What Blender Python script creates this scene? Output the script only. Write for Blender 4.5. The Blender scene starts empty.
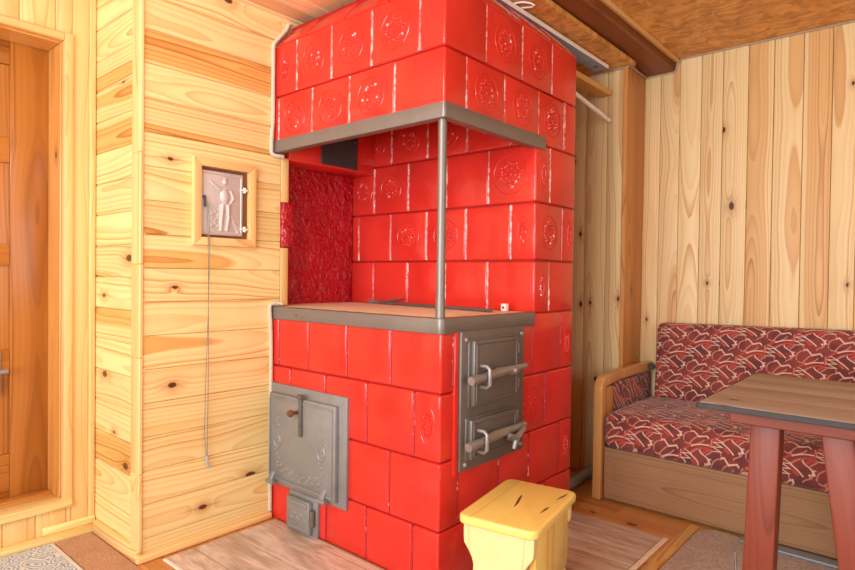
import bpy, bmesh, math, random
from mathutils import Vector, Matrix
random.seed(11)
R = random.Random(5)
sc = bpy.context.scene
COL = sc.collection
PI = math.pi

# ------------------------------------------------------------------ node helper
class G:
    def __init__(s, name):
        s.mat = bpy.data.materials.new(name); s.mat.use_nodes = True
        s.nt = s.mat.node_tree; s.N = s.nt.nodes; s.L = s.nt.links
        s.N.clear()
        s.out = s.N.new('ShaderNodeOutputMaterial')
        s.b = s.N.new('ShaderNodeBsdfPrincipled')
        s.L.new(s.b.outputs[0], s.out.inputs[0])
    def put(s, inp, v):
        if isinstance(v, bpy.types.NodeSocket): s.L.new(v, inp)
        elif isinstance(v, (tuple, list)) and len(v) == 3 and inp.type == 'RGBA': inp.default_value = (*v, 1)
        else: inp.default_value = v
    def set(s, **k):
        for n, v in k.items(): s.put(s.b.inputs[n.replace('_', ' ')], v)
    def m(s, op, a, b=0.0, c=0.0, clamp=False):
        n = s.N.new('ShaderNodeMath'); n.operation = op; n.use_clamp = clamp
        for i, v in enumerate((a, b, c)):
            s.put(n.inputs[i], v)
        return n.outputs[0]
    def xyz(s, x, y, z=0.0):
        n = s.N.new('ShaderNodeCombineXYZ')
        for i, v in enumerate((x, y, z)): s.put(n.inputs[i], v)
        return n.outputs[0]
    def sep(s, v):
        n = s.N.new('ShaderNodeSeparateXYZ'); s.put(n.inputs[0], v); return n.outputs
    def uv(s):
        n = s.N.new('ShaderNodeUVMap'); n.uv_map = 'UVMap'; return n.outputs[0]
    def obj(s): return s.N.new('ShaderNodeTexCoord').outputs['Object']
    def attr(s, nm):
        n = s.N.new('ShaderNodeAttribute'); n.attribute_name = nm; return n.outputs['Vector']
    def noise(s, vec, scale=1.0, detail=2.0, rough=.5, dist=0.0, col=False):
        n = s.N.new('ShaderNodeTexNoise'); s.put(n.inputs['Vector'], vec)
        n.inputs['Scale'].default_value = scale; n.inputs['Detail'].default_value = detail
        n.inputs['Roughness'].default_value = rough; n.inputs['Distortion'].default_value = dist
        return n.outputs[1 if col else 0]
    def vor(s, vec, scale=1.0, dim='2D', feat='F1'):
        n = s.N.new('ShaderNodeTexVoronoi'); n.voronoi_dimensions = dim; n.feature = feat
        s.put(n.inputs['Vector'], vec); n.inputs['Scale'].default_value = scale
        return n.outputs
    def mix(s, f, a, b, mode='MIX'):
        n = s.N.new('ShaderNodeMix'); n.data_type = 'RGBA'; n.blend_type = mode
        s.put(n.inputs[0], f); s.put(n.inputs[6], a); s.put(n.inputs[7], b)
        return n.outputs[2]
    def ss(s, v, lo, hi, a=0.0, b=1.0):
        n = s.N.new('ShaderNodeMapRange'); n.interpolation_type = 'SMOOTHSTEP'
        s.put(n.inputs[0], v)
        for i, q in enumerate((lo, hi, a, b)): n.inputs[i + 1].default_value = q
        return n.outputs[0]
    def bump(s, h, strength=.3, dist=.002):
        n = s.N.new('ShaderNodeBump'); n.inputs['Strength'].default_value = strength
        n.inputs['Distance'].default_value = dist; s.put(n.inputs['Height'], h)
        s.L.new(n.outputs[0], s.b.inputs['Normal'])

def wood(name, light, mid, dark, knot=(.10, .03, .012), dens=75, knots=.55, rough=.38, tint=.22,
         band_amt=.8, spec=.4, coat=0.0, streak=.30, heart_amt=.55):
    g = G(name)
    u, v, _ = g.sep(g.uv()); r, gg, b = g.sep(g.attr('rnd'))
    ua = g.m('MULTIPLY_ADD', r, 61.0, u)
    va = g.m('MULTIPLY_ADD', gg, 17.0, v)
    # knots: cells of a Voronoi, measured back in metres
    SU, SV = 2.3, 6.0
    kv = g.xyz(g.m('MULTIPLY', ua, SU), g.m('MULTIPLY', va, SV))
    vo = g.vor(kv, 1.0)
    px, py, _ = g.sep(vo['Position']); qx, qy, _ = g.sep(kv)
    dx = g.m('MULTIPLY', g.m('SUBTRACT', qx, px), 1 / SU); dy = g.m('MULTIPLY', g.m('SUBTRACT', qy, py), 1 / SV)
    cr, cg, cb = g.sep(vo['Color'])
    has = g.m('GREATER_THAN', cr, 1 - knots)
    ks = g.m('MULTIPLY_ADD', g.m('POWER', cg, 2.0), .009, .0055)
    kd = g.m('SQRT', g.m('ADD', g.m('POWER', g.m('DIVIDE', dx, 1.7), 2.0), g.m('POWER', dy, 2.0)))
    kd = g.m('ADD', kd, g.m('MULTIPLY', g.m('SUBTRACT', g.noise(g.xyz(ua, va), 60, 2), .5), .006))
    kn = g.m('DIVIDE', kd, ks)
    halo = g.m('MULTIPLY', has, g.m('EXPONENT', g.m('MULTIPLY', g.m('POWER', g.m('DIVIDE', kn, 2.6), 2.0), -1.0)))
    # growth rings of a plank sawn from a round log
    n1 = g.m('SUBTRACT', g.noise(g.xyz(g.m('MULTIPLY', ua, .75), g.m('MULTIPLY', va, .8), 3.3), 1.0, 2), .5)
    n2 = g.m('SUBTRACT', g.noise(g.xyz(g.m('MULTIPLY', ua, .6), 0.0, 9.1), 1.0, 1), .5)
    cen = g.m('ADD', g.m('MULTIPLY', g.m('SUBTRACT', gg, .5), .13), g.m('MULTIPLY', n2, .06))
    dep = g.m('ADD', g.m('MULTIPLY', n1, .22), g.m('MULTIPLY_ADD', b, .045, .02))
    rr = g.m('SQRT', g.m('ADD', g.m('POWER', g.m('SUBTRACT', v, cen), 2.0), g.m('POWER', dep, 2.0)))
    rr = g.m('ADD', rr, g.m('MULTIPLY', halo, .020))
    rr = g.m('ADD', rr, g.m('MULTIPLY', g.noise(g.xyz(g.m('MULTIPLY', ua, 7), g.m('MULTIPLY', va, 60)), 1.0, 2), .0022))
    t = g.m('FRACT', g.m('MULTIPLY', rr, dens))
    band = g.m('MULTIPLY', g.m('POWER', t, 1.8), g.ss(t, .93, 1.0, 1, 0))
    big = g.noise(g.xyz(g.m('MULTIPLY', ua, 1.1), g.m('MULTIPLY', va, 9)), 1.0, 3)
    rn = g.noise(g.m('MULTIPLY', rr, dens * .31), 1.0, 0)
    col = light
    hr = g.m('MULTIPLY_ADD', r, .080, -.004)
    heart = g.m('MULTIPLY', g.ss(g.m('SUBTRACT', rr, hr), -.002, .002, 1, 0), heart_amt)
    col = g.mix(heart, col, mid)
    st = g.ss(big, .54, .75)
    col = g.mix(g.m('MULTIPLY', st, streak), col, mid)
    ln_ = g.m('MULTIPLY', g.m('MULTIPLY', band, g.m('MULTIPLY_ADD', heart, .3, .9)), g.m('MULTIPLY_ADD', g.ss(rn, .42, .66), 1.0, band_amt - .52), clamp=True)
    col = g.mix(ln_, col, g.mix(g.m('MULTIPLY_ADD', heart, .6, .35), mid, dark))
    fib = g.noise(g.xyz(g.m('MULTIPLY', ua, 6), g.m('MULTIPLY', va, 420)), 1.0, 2)
    col = g.mix(g.m('MULTIPLY', g.ss(fib, .45, .8), .18), col, mid)
    rs = g.m('MULTIPLY', g.m('EXPONENT', g.m('MULTIPLY', g.m('POWER', g.m('DIVIDE', dy, .0035), 2.0), -1.0)), g.m('EXPONENT', g.m('MULTIPLY', g.m('POWER', g.m('DIVIDE', dx, .075), 2.0), -1.0)))
    col = g.mix(g.m('MULTIPLY', g.m('MULTIPLY', has, cb), rs), col, dark)
    col = g.mix(g.m('MULTIPLY', halo, .6), col, dark)
    col = g.mix(g.m('MULTIPLY', has, g.ss(kn, .75, 1.15, 1, 0)), col, knot)
    val = g.m('MULTIPLY_ADD', b, tint, 1 - tint * .6)
    col = g.mix(1.0, col, g.xyz(val, g.m('POWER', val, 1.25), g.m('POWER', val, 1.5)), 'MULTIPLY')
    g.set(Base_Color=col, Roughness=rough)
    g.b.inputs['Specular IOR Level'].default_value = spec
    if coat:
        g.b.inputs['Coat Weight'].default_value = coat; g.b.inputs['Coat Roughness'].default_value = .18
    g.bump(g.m('ADD', g.m('MULTIPLY', band, -.5), fib), .12, .0008)
    return g.mat

def plain(name, col, rough=.5, metal=0.0, var=.12, scale=25, bump=.15, spec=.5, bdist=.001):
    g = G(name)
    n = g.noise(g.obj(), scale, 4, .6)
    f = g.m('MULTIPLY_ADD', n, var * 2, 1 - var)
    g.set(Base_Color=g.mix(1.0, col, g.xyz(f, f, f), 'MULTIPLY'), Metallic=metal,
          Roughness=g.m('MULTIPLY_ADD', n, .2, rough - .1))
    g.b.inputs['Specular IOR Level'].default_value = spec
    if bump: g.bump(g.noise(g.obj(), scale * 4, 3), bump, bdist)
    return g.mat

M = {}
M['pine'] = wood('varnished_pine', (.83, .69, .325), (.72, .43, .115), (.44, .15, .025), dens=72, knots=.42, rough=.33, tint=.14, coat=.25, band_amt=1.0, heart_amt=.85, streak=.5)
M['pine_pale'] = wood('pale_pine', (.86, .69, .375), (.73, .445, .175), (.48, .23, .08), dens=85, knots=.44, rough=.5, tint=.15, band_amt=.9, heart_amt=.85, streak=.4)
M['pine_shaded'] = wood('shaded_pine', (.56, .25, .065), (.42, .155, .03), (.26, .08, .016), dens=95, knots=.2, rough=.45, tint=.15)  # darker copy of the pine: shade on the wall return put into its colour
M['pine_trim'] = wood('pine_trim', (.81, .56, .245), (.68, .38, .11), (.55, .24, .05), dens=110, knots=.05, rough=.35, tint=.14, band_amt=.6, heart_amt=.3)
M['door_wood'] = wood('door_pine', (.44, .165, .026), (.31, .095, .012), (.14, .035, .006), knot=(.05, .015, .008), dens=70, knots=.5, rough=.3, tint=.2, coat=.3)
M['jamb_wood'] = wood('orange_jamb_pine', (.66, .33, .085), (.52, .21, .04), (.30, .09, .015), dens=90, knots=.2, rough=.3, tint=.1, coat=.3)
M['beam_wood'] = wood('brown_stained_beam', (.27, .080, .014), (.19, .052, .009), (.11, .03, .006), dens=60, knots=.2, rough=.5, tint=.15, band_amt=.5)
M['floor_wood'] = wood('orange_floor_boards', (.62, .31, .09), (.50, .21, .05), (.38, .14, .03), dens=60, knots=.25, rough=.35, tint=.25, coat=.2)
M['stool_wood'] = wood('stool_pine', (.88, .66, .175), (.82, .52, .10), (.42, .15, .03), dens=55, knots=.10, rough=.28, tint=.06, band_amt=.55, coat=.5)
M['stool_pale'] = wood('stool_side_pine', (.86, .68, .34), (.76, .52, .21), (.55, .30, .10), dens=70, knots=.1, rough=.35, tint=.08, band_amt=.5, coat=.2)
M['plank_wood'] = wood('rough_ceiling_plank', (.88, .62, .36), (.74, .42, .19), (.50, .24, .09), dens=90, knots=.15, rough=.6, tint=.35)
M['red_wood'] = wood('red_stained_wood', (.24, .050, .026), (.165, .030, .018), (.10, .024, .015), knot=(.06, .02, .015), dens=70, knots=.2, rough=.45, tint=.1)
M['grey_wood'] = wood('weathered_table_wood', (.37, .29, .235), (.26, .195, .155), (.10, .078, .062), knot=(.05, .035, .025), dens=110, knots=.3, rough=.6, tint=.25, band_amt=.5)
M['laminate'] = wood('brown_laminate', (.35, .20, .105), (.25, .135, .068), (.17, .088, .045), dens=75, knots=.0, rough=.27, tint=.05, band_amt=.7, heart_amt=.15)
M['bent_wood'] = wood('bent_armrest_wood', (.60, .33, .12), (.46, .22, .065), (.36, .15, .04), dens=130, knots=.0, rough=.35, tint=.05, coat=.3, band_amt=.5)
M['plank_blue'] = plain('bluish_painted_plank', (.33, .42, .54), .6, 0, .2, 18)
M['white_paint'] = plain('off_white', (.80, .76, .70), .55, 0, .08, 30)
M['stick'] = wood('yellow_stick_pine', (.80, .50, .18), (.70, .38, .10), (.55, .25, .06), dens=80, knots=.0, rough=.5)

def red_glaze(name, col, wobble=.35, plaster=False, glare=.38, gloss=.20):
    g = G(name)
    o = g.obj()
    n = g.noise(o, 5, 3)
    c = g.mix(g.ss(n, .35, .7), col, tuple(x * k for x, k in zip(col, (.86, .72, .72))))
    if plaster:
        gl = g.ss(g.noise(g.xyz(*[g.m('MULTIPLY', q, k) for q, k in zip(g.sep(o), (26, 30, 22))]), 1.0, 6, .75, 1.2), .56, .70)
        c = g.mix(g.m('MULTIPLY', gl, glare), c, (.72, .26, .27))  # pinkish smears are gloss highlights put into the colour
    g.set(Base_Color=c, Roughness=gloss)
    g.b.inputs['Specular IOR Level'].default_value = .5
    if plaster:
        x, y, z = g.sep(o)
        h = g.m('ADD', g.noise(g.xyz(g.m('MULTIPLY', x, 14), g.m('MULTIPLY', y, 15), g.m('MULTIPLY', z, 12)), 1.0, 4, .65, .6), g.m('MULTIPLY', g.noise(o, 45, 3), .5))
        g.bump(h, 1.0, .022)
    else:
        g.bump(g.m('ADD', g.noise(o, 14, 2), g.m('MULTIPLY', g.noise(o, 60, 3), .18)), wobble, .006)
    return g.mat
RED = (.66, .034, .024)
M['red'] = red_glaze('red_painted_tile', RED)
M['red_plaster'] = red_glaze('red_painted_plaster', (.46, .006, .014), plaster=True)
M['red_boss'] = red_glaze('glinting_red_plaster', (.42, .008, .016), plaster=True, glare=.9)  # strong pale patches paint white reflections onto the block
M['red_crown'] = red_glaze('red_painted_cornice', RED, wobble=.2, gloss=.13)
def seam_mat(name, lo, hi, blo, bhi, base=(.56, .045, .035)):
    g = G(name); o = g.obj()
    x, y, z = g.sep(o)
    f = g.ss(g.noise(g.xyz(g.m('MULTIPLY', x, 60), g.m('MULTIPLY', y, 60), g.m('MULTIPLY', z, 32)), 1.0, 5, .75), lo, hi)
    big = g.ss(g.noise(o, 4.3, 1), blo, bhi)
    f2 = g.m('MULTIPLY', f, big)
    g.set(Base_Color=g.mix(f2, base, (.82, .60, .55)), Roughness=.25)  # pale flecks paint edge highlights into the joint colour
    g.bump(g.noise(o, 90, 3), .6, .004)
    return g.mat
M['seam'] = seam_mat('highlit_painted_joint', .40, .62, .30, .50)
M['seam_red'] = seam_mat('painted_joint', .56, .68, .42, .60, (.40, .018, .03))
M['joint'] = plain('dark_red_joint', (.30, .010, .014), .35, 0, .2, 20)
M['iron'] = plain('grey_cast_iron', (.165, .15, .135), .45, .45, .25, 16, .4)
M['iron_lit'] = plain('lit_grey_cast_iron', (.27, .285, .295), .40, .45, .22, 14, .5)  # same metal as the grey iron, lightened in colour for the lit front
M['steel_band'] = plain('grey_steel_band', (.22, .20, .185), .45, .55, .18, 12, .25)
M['steel_bright'] = plain('worn_steel', (.29, .27, .255), .45, .5, .18, 30, .25)
M['black_metal'] = plain('black_damper_metal', (.055, .065, .065), .5, .4, .2, 20)
M['silver'] = plain('embossed_aluminium', (.60, .575, .56), .45, .3, .18, 20, .3)
M['copper'] = plain('rusty_brown_metal', (.20, .085, .04), .5, .3, .3, 40)
M['pipe'] = plain('blue_grey_pipe', (.42, .48, .53), .4, .2, .1, 20)
M['dark_edge'] = plain('dark_grey_edge', (.042, .043, .047), .7, 0, .5, 30)
M['strip'] = plain('blue_grey_strip', (.22, .25, .27), .45, .2, .2, 20)
M['cord'] = plain('dark_grey_thread', (.22, .21, .17), .8, 0, .1, 50)
M['fire_clay'] = plain('tan_fire_clay', (.82, .68, .50), .85, 0, .30, 28, .6)
M['trimgrey'] = plain('grey_caulking_cord', (.42, .30, .21), .85, 0, .15, 60)
def rope_mat():
    g = G('twisted_white_rope'); o = g.obj()
    n = g.noise(o, 220, 2)
    g.set(Base_Color=g.mix(n, (.46, .38, .28), (.80, .73, .62)), Roughness=.85)
    return g.mat
M['rope'] = rope_mat()
def osb_mat():
    g = G('oriented_strand_board'); o = g.obj(); x, y, z = g.sep(o)
    w = g.noise(o, 7, 2, col=True)
    wx, wy, _ = g.sep(w)
    v1 = g.vor(g.xyz(g.m('ADD', g.m('MULTIPLY', x, 15), g.m('MULTIPLY', wx, 4)), g.m('ADD', g.m('MULTIPLY', y, 55), g.m('MULTIPLY', wy, 9))), 1.0)
    v2 = g.vor(g.xyz(g.m('ADD', g.m('MULTIPLY', x, 40), g.m('MULTIPLY', wy, 8)), g.m('ADD', g.m('MULTIPLY', y, 22), g.m('MULTIPLY', wx, 6))), 1.0)
    a, b_, c_ = g.sep(v1['Color']); d, e, f = g.sep(v2['Color'])
    k = g.m('MULTIPLY_ADD', d, .45, g.m('MULTIPLY', a, .55))
    fine = g.noise(g.xyz(g.m('MULTIPLY', x, 60), g.m('MULTIPLY', y, 180)), 1.0, 3)
    k = g.m('ADD', k, g.m('MULTIPLY', g.m('SUBTRACT', fine, .5), .6), clamp=True)
    col = g.mix(k, (.42, .165, .030), (.84, .44, .12))
    g.set(Base_Color=col, Roughness=.5); g.bump(k, .3, .002)
    return g.mat
M['osb'] = osb_mat()
def fabric_mat():
    """a repeating print of scribbles: every stroke is a short wavy line placed in one cell of a slanted lattice"""
    g = G('squiggle_upholstery'); x, y, z = g.sep(g.obj())
    wv = g.noise(g.obj(), 6, 1, col=True); wx, wy, _ = g.sep(wv)
    U = g.m('MULTIPLY_ADD', wx, .012, g.m('MULTIPLY_ADD', y, .55, x)); V = g.m('MULTIPLY_ADD', wy, .012, g.m('MULTIPLY_ADD', y, .9, z))
    A = (.118, .064); B = (.113, -.094); D_ = A[0] * B[1] - A[1] * B[0]
    p = g.m('MULTIPLY_ADD', U, B[1] / D_, g.m('MULTIPLY', V, -B[0] / D_))
    q = g.m('MULTIPLY_ADD', V, A[0] / D_, g.m('MULTIPLY', U, -A[1] / D_))
    def stroke(cx, cy, ang, length, w, amp=0.0, per=1.0, kind='sin', ph=0.0):
        k = .00049; cx *= k; cy *= k; L = length * k / 2; w *= k * .68; amp *= k
        u0 = (cx * B[1] - cy * B[0]) / D_; v0 = (cy * A[0] - cx * A[1]) / D_
        du = g.m('SUBTRACT', g.m('FRACT', g.m('SUBTRACT', p, u0 - .5)), .5)
        dv = g.m('SUBTRACT', g.m('FRACT', g.m('SUBTRACT', q, v0 - .5)), .5)
        c, s_ = math.cos(math.radians(ang)), math.sin(math.radians(ang))
        lx = g.m('MULTIPLY_ADD', du, A[0] * c + A[1] * s_, g.m('MULTIPLY', dv, B[0] * c + B[1] * s_))
        ly = g.m('MULTIPLY_ADD', du, -A[0] * s_ + A[1] * c, g.m('MULTIPLY', dv, -B[0] * s_ + B[1] * c))
        if amp:
            if kind == 'sin': wv_ = g.m('MULTIPLY', g.m('SINE', g.m('MULTIPLY_ADD', lx, 2 * PI * per / (2 * L), ph)), amp)
            else:
                m_ = amp * 2
                wv_ = g.m('SUBTRACT', g.m('PINGPONG', g.m('MULTIPLY_ADD', lx, per / L * m_, 20 * m_ + ph), m_), amp)
            ly = g.m('SUBTRACT', ly, wv_)
            if kind != 'sin': w *= 1.1 + .9 * min(2.0, per * amp * 2 / L * .5)
        a_ = g.ss(g.m('ABSOLUTE', ly), w * .35, w * .95, 1, 0)
        return g.m('MULTIPLY', a_, g.ss(g.m('ABSOLUTE', lx), L - .003, L + .001, 1, 0))
    c = g.mix(g.ss(g.noise(g.xyz(U, V), 9, 2), .4, .6), (.115, .018, .021), (.22, .032, .025))
    for args in ((-20, 50, 40, 185, 22, 9, 1.0), (110, 78, 18, 150, 20, 12, .5, 'sin', 1.57), (70, -25, -45, 60, 26), (-75, -60, 30, 90, 24, 8, .5, 'sin', 1.57)):
        c = g.mix(stroke(*args), c, (.46, .050, .030))
    for args in ((235, -12, 62, 110, 12, 22, .5, 'sin', 1.57), (70, 160, 38, 140, 12, 10, .6, 'sin', 1.0), (95, 135, 38, 120, 11, -8, .6, 'sin', 1.0), (30, -70, 70, 70, 11, 10, 1.0), (180, 60, 40, 60, 12), (-45, 20, 65, 80, 12, 12, .8), (60, 60, 20, 90, 12, 8, .6), (150, -60, 55, 80, 12, -10, .7), (20, 115, -30, 70, 12, 8, .8)):
        c = g.mix(stroke(*args), c, (.56, .20, .15))
    for args in ((0, 5, 78, 120, 11, 34, 3.0, 'tri'), (78, -8, -42, 125, 12, 6, .5, 'sin', 1.57), (95, -115, -18, 150, 12, 18, 1.5, 'tri'), (150, 28, -62, 135, 12, 14, .9, 'sin', .4),
                 (112, 112, 12, 150, 12, 12, .5, 'sin', 1.57), (182, -12, 60, 70, 10, 14, 1.6, 'tri')):
        c = g.mix(stroke(*args), c, (.74, .50, .38))
    w = g.noise(g.xyz(g.m('MULTIPLY', U, 500), g.m('MULTIPLY', V, 500)), 1.0, 2)
    c = g.mix(.10, c, g.mix(w, (.1, .03, .03), (.6, .4, .35)))
    g.set(Base_Color=c, Roughness=.85)
    g.b.inputs['Specular IOR Level'].default_value = .25
    g.b.inputs['Sheen Weight'].default_value = .2
    g.bump(w, .3, .001)
    return g.mat
M['fabric'] = fabric_mat()
def lino_mat():
    g = G('wood_print_linoleum'); x, y, z = g.sep(g.obj())
    n = g.noise(g.xyz(g.m('MULTIPLY', x, 3), g.m('MULTIPLY', y, 13)), 1.0, 5, .6, 1.2)
    n2 = g.noise(g.xyz(g.m('MULTIPLY', x, 9), g.m('MULTIPLY', y, 80)), 1.0, 3)
    pl = g.ss(g.m('ABSOLUTE', g.m('SUBTRACT', g.m('FRACT', g.m('MULTIPLY', y, 6.5)), .5)), .47, .5)
    c = g.mix(g.ss(n, .35, .65), (.42, .325, .255), (.68, .585, .50))
    c = g.mix(g.m('MULTIPLY', g.ss(n2, .45, .75), .4), c, (.22, .14, .10))
    c = g.mix(g.m('MULTIPLY', pl, .5), c, (.16, .10, .07))
    g.set(Base_Color=c, Roughness=.42); g.bump(n2, .15, .001)
    return g.mat
M['lino'] = lino_mat()
def carpet_mat(name, a, b, sc_=120):
    g = G(name); o = g.obj()
    n = g.noise(o, sc_, 4, .7); n2 = g.noise(o, 9, 2)
    c = g.mix(g.ss(n, .35, .65), a, b)
    c = g.mix(g.m('MULTIPLY', g.ss(n2, .45, .7), .35), c, a)
    g.set(Base_Color=c, Roughness=.95); g.bump(n, .8, .004)
    return g.mat
M['carpet_beige'] = carpet_mat('beige_carpet', (.36, .28, .22), (.56, .47, .40))
M['carpet_brown'] = carpet_mat('brown_carpet', (.36, .19, .11), (.58, .36, .23), 160)
def rug_mat():
    g = G('blue_patterned_rug'); o = g.obj(); x, y, z = g.sep(o)
    n = g.noise(o, 9, 2, col=True); nx, ny, _ = g.sep(n)
    v = g.vor(g.xyz(g.m('MULTIPLY_ADD', nx, .10, x), g.m('MULTIPLY_ADD', ny, .10, y)), 20.0)
    ring = g.m('FRACT', g.m('MULTIPLY', v['Distance'], 4.2))
    f = g.ss(ring, .3, .6)
    c = g.mix(f, (.20, .33, .47), (.66, .70, .72))
    r = g.m('SQRT', g.m('ADD', g.m('POWER', g.m('SUBTRACT', x, .12), 2.0), g.m('POWER', g.m('ADD', y, .98), 2.0)))
    med = g.ss(r, .30, .33, 1, 0)
    c = g.mix(g.m('MULTIPLY', med, .7), c, (.46, .40, .34))
    rim = g.m('MULTIPLY', g.ss(r, .29, .31), g.ss(r, .34, .37, 1, 0))
    c = g.mix(rim, c, (.72, .74, .74))
    fz = g.noise(o, 240, 3); c = g.mix(.15, c, g.mix(fz, (.1, .1, .1), (.9, .9, .9)))
    g.set(Base_Color=c, Roughness=.95); g.bump(fz, .7, .003)
    return g.mat
M['rug'] = rug_mat()
M['rug_edge'] = plain('rug_edge_binding', (.66, .68, .68), .9, 0, .1, 80)
M['glass'] = None

# ------------------------------------------------------------------ mesh helpers
def new_bm():
    bm = bmesh.new(); bm.loops.layers.uv.new('UVMap'); bm.loops.layers.float_color.new('rnd'); return bm
def paint(bm, faces, c, grain, rnd=None, mi=0):
    """UV = (metres along the grain, metres across, from the piece's centre); rnd = one random triple per piece"""
    uvl = bm.loops.layers.uv['UVMap']; cl = bm.loops.layers.float_color['rnd']
    rnd = rnd or (R.random(), R.random(), R.random())
    o = [i for i in range(3) if i != grain]
    for f in faces:
        f.normal_update(); n = f.normal; k = max(range(3), key=lambda i: abs(n[i])); f.material_index = mi
        for l in f.loops:
            p = l.vert.co - c
            if k == grain: uv = (p[o[0]] * .2, p[o[1]])
            else:
                a = [i for i in o if i != k][0]
                uv = (p[grain], p[a])
            l[uvl].uv = uv; l[cl] = (*rnd, 1)
def box(bm, lo, hi, grain=0, bevel=0.0, seg=2, rnd=None, mi=0, mat=None):
    lo = Vector(lo); hi = Vector(hi)
    vs = [bm.verts.new((x, y, z)) for x in (lo.x, hi.x) for y in (lo.y, hi.y) for z in (lo.z, hi.z)]
    fs = [bm.faces.new([vs[i] for i in q]) for q in ((0, 1, 3, 2), (4, 6, 7, 5), (0, 4, 5, 1), (2, 3, 7, 6), (0, 2, 6, 4), (1, 5, 7, 3))]
    if bevel:
        es = list({e for f in fs for e in f.edges})
        r = bmesh.ops.bevel(bm, geom=es, offset=bevel, segments=seg, profile=.5, affect='EDGES')
        fs = list({f for v in r['verts'] for f in v.link_faces} | {f for f in fs if f.is_valid} | set(r['faces']))
    paint(bm, fs, (lo + hi) / 2, grain, rnd, mi)
    if mat: bmesh.ops.transform(bm, matrix=mat, verts=list({v for f in fs for v in f.verts}))
    return fs
def tube(bm, pts, r, n=8, closed=False, mi=0, cap=True, rnd=None):
    pts = [Vector(p) for p in pts]; rings = []
    N = len(pts); up = Vector((0, 0, 1)); prev = None
    for i, p in enumerate(pts):
        a = pts[(i - 1) % N] if (i or closed) else p; b = pts[(i + 1) % N] if (i < N - 1 or closed) else p
        t = (b - a).normalized()
        if prev is None:
            x = t.cross(up)
            if x.length < .1: x = t.cross(Vector((1, 0, 0)))
        else: x = prev - t * prev.dot(t)
        x.normalize(); prev = x; y = t.cross(x)
        rr = r[i] if isinstance(r, (list, tuple)) else r
        rings.append([bm.verts.new(p + (x * math.cos(k * 2 * PI / n) + y * math.sin(k * 2 * PI / n)) * rr) for k in range(n)])
    fs = []
    for i in range(N if closed else N - 1):
        A, B = rings[i], rings[(i + 1) % N]
        for k in range(n): fs.append(bm.faces.new((A[k], A[(k + 1) % n], B[(k + 1) % n], B[k])))
    if not closed and cap:
        fs.append(bm.faces.new(rings[0][::-1])); fs.append(bm.faces.new(rings[-1]))
    for f in fs: f.smooth = True
    paint(bm, fs, sum(pts, Vector()) / N, max(range(3), key=lambda i: abs((pts[-1] - pts[0])[i])), rnd, mi)
    return fs
def prism(bm, poly, axis, a, b, grain=0, bevel=0.0, rnd=None, mi=0, seg=2):
    """poly: 2D outline in the two other axes (in order), extruded along axis from a to b"""
    o = [i for i in range(3) if i != axis]
    def P(p, t):
        v = [0, 0, 0]; v[o[0]], v[o[1]] = p; v[axis] = t; return v
    A = [bm.verts.new(P(p, a)) for p in poly]; B = [bm.verts.new(P(p, b)) for p in poly]
    n = len(poly); fs = [bm.faces.new(A[::-1]), bm.faces.new(B)]
    for i in range(n): fs.append(bm.faces.new((A[i], A[(i + 1) % n], B[(i + 1) % n], B[i])))
    bmesh.ops.recalc_face_normals(bm, faces=fs)
    if bevel:
        es = list(set(fs[0].edges) | set(fs[1].edges))
        r = bmesh.ops.bevel(bm, geom=es, offset=bevel, segments=seg, profile=.5, affect='EDGES')
        fs = list({f for f in fs if f.is_valid} | set(r['faces']) | {f for v in r['verts'] for f in v.link_faces})
    c = sum((v.co for f in fs for v in f.verts), Vector()) / sum(len(f.verts) for f in fs)
    paint(bm, fs, c, grain, rnd, mi)
    return fs
def dome(bm, c, nrm, r, h, n=8, mi=0, squash=(1, 1), ax=None):
    nrm = Vector(nrm); x = Vector(ax) if ax else (Vector((0, 0, 1)).cross(nrm)).normalized(); y = nrm.cross(x); c = Vector(c)
    top = bm.verts.new(c + nrm * h); rings = []
    for f, hh in ((1, -.002), (.75, h * .6), (.4, h * .93)):
        rings.append([bm.verts.new(c + (x * math.cos(k * 2 * PI / n) * squash[0] + y * math.sin(k * 2 * PI / n) * squash[1]) * r * f + nrm * hh) for k in range(n)])
    fs = []
    for i in range(2):
        for k in range(n): fs.append(bm.faces.new((rings[i][k], rings[i][(k + 1) % n], rings[i + 1][(k + 1) % n], rings[i + 1][k])))
    for k in range(n): fs.append(bm.faces.new((rings[2][k], rings[2][(k + 1) % n], top)))
    for f in fs: f.smooth = True; f.material_index = mi
    return fs
def build(name, bm, mats, parent=None, smooth=True, loc=None, kind=None, angle=35):
    me = bpy.data.meshes.new(name); bmesh.ops.recalc_face_normals(bm, faces=bm.faces[:]); bm.to_mesh(me); bm.free()
    for m in (mats if isinstance(mats, (list, tuple)) else [mats]): me.materials.append(m)
    o = bpy.data.objects.new(name, me); COL.objects.link(o)
    if smooth:
        me.polygons.foreach_set('use_smooth', [True] * len(me.polygons))
        try: me.set_sharp_from_angle(angle=math.radians(angle))
        except Exception: pass
    if parent: o.parent = parent; o.matrix_parent_inverse = Matrix.Identity(4)
    if parent and parent.type == 'EMPTY' or parent:
        top = parent
        off = Vector((0, 0, 0)); q = parent
        while q: off += q.location; q = q.parent
        for v in me.vertices: v.co -= off
    if loc: o.location = loc
    if kind: o['kind'] = kind
    return o
def thing(name, label, cat, loc=(0, 0, 0), group=None):
    o = bpy.data.objects.new(name, None); COL.objects.link(o); o.location = loc
    o.empty_display_size = .1
    o['label'] = label; o['category'] = cat
    if group: o['group'] = group
    return o
def tag(o, label, cat, group=None):
    o['label'] = label; o['category'] = cat
    if group: o['group'] = group
    return o
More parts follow.
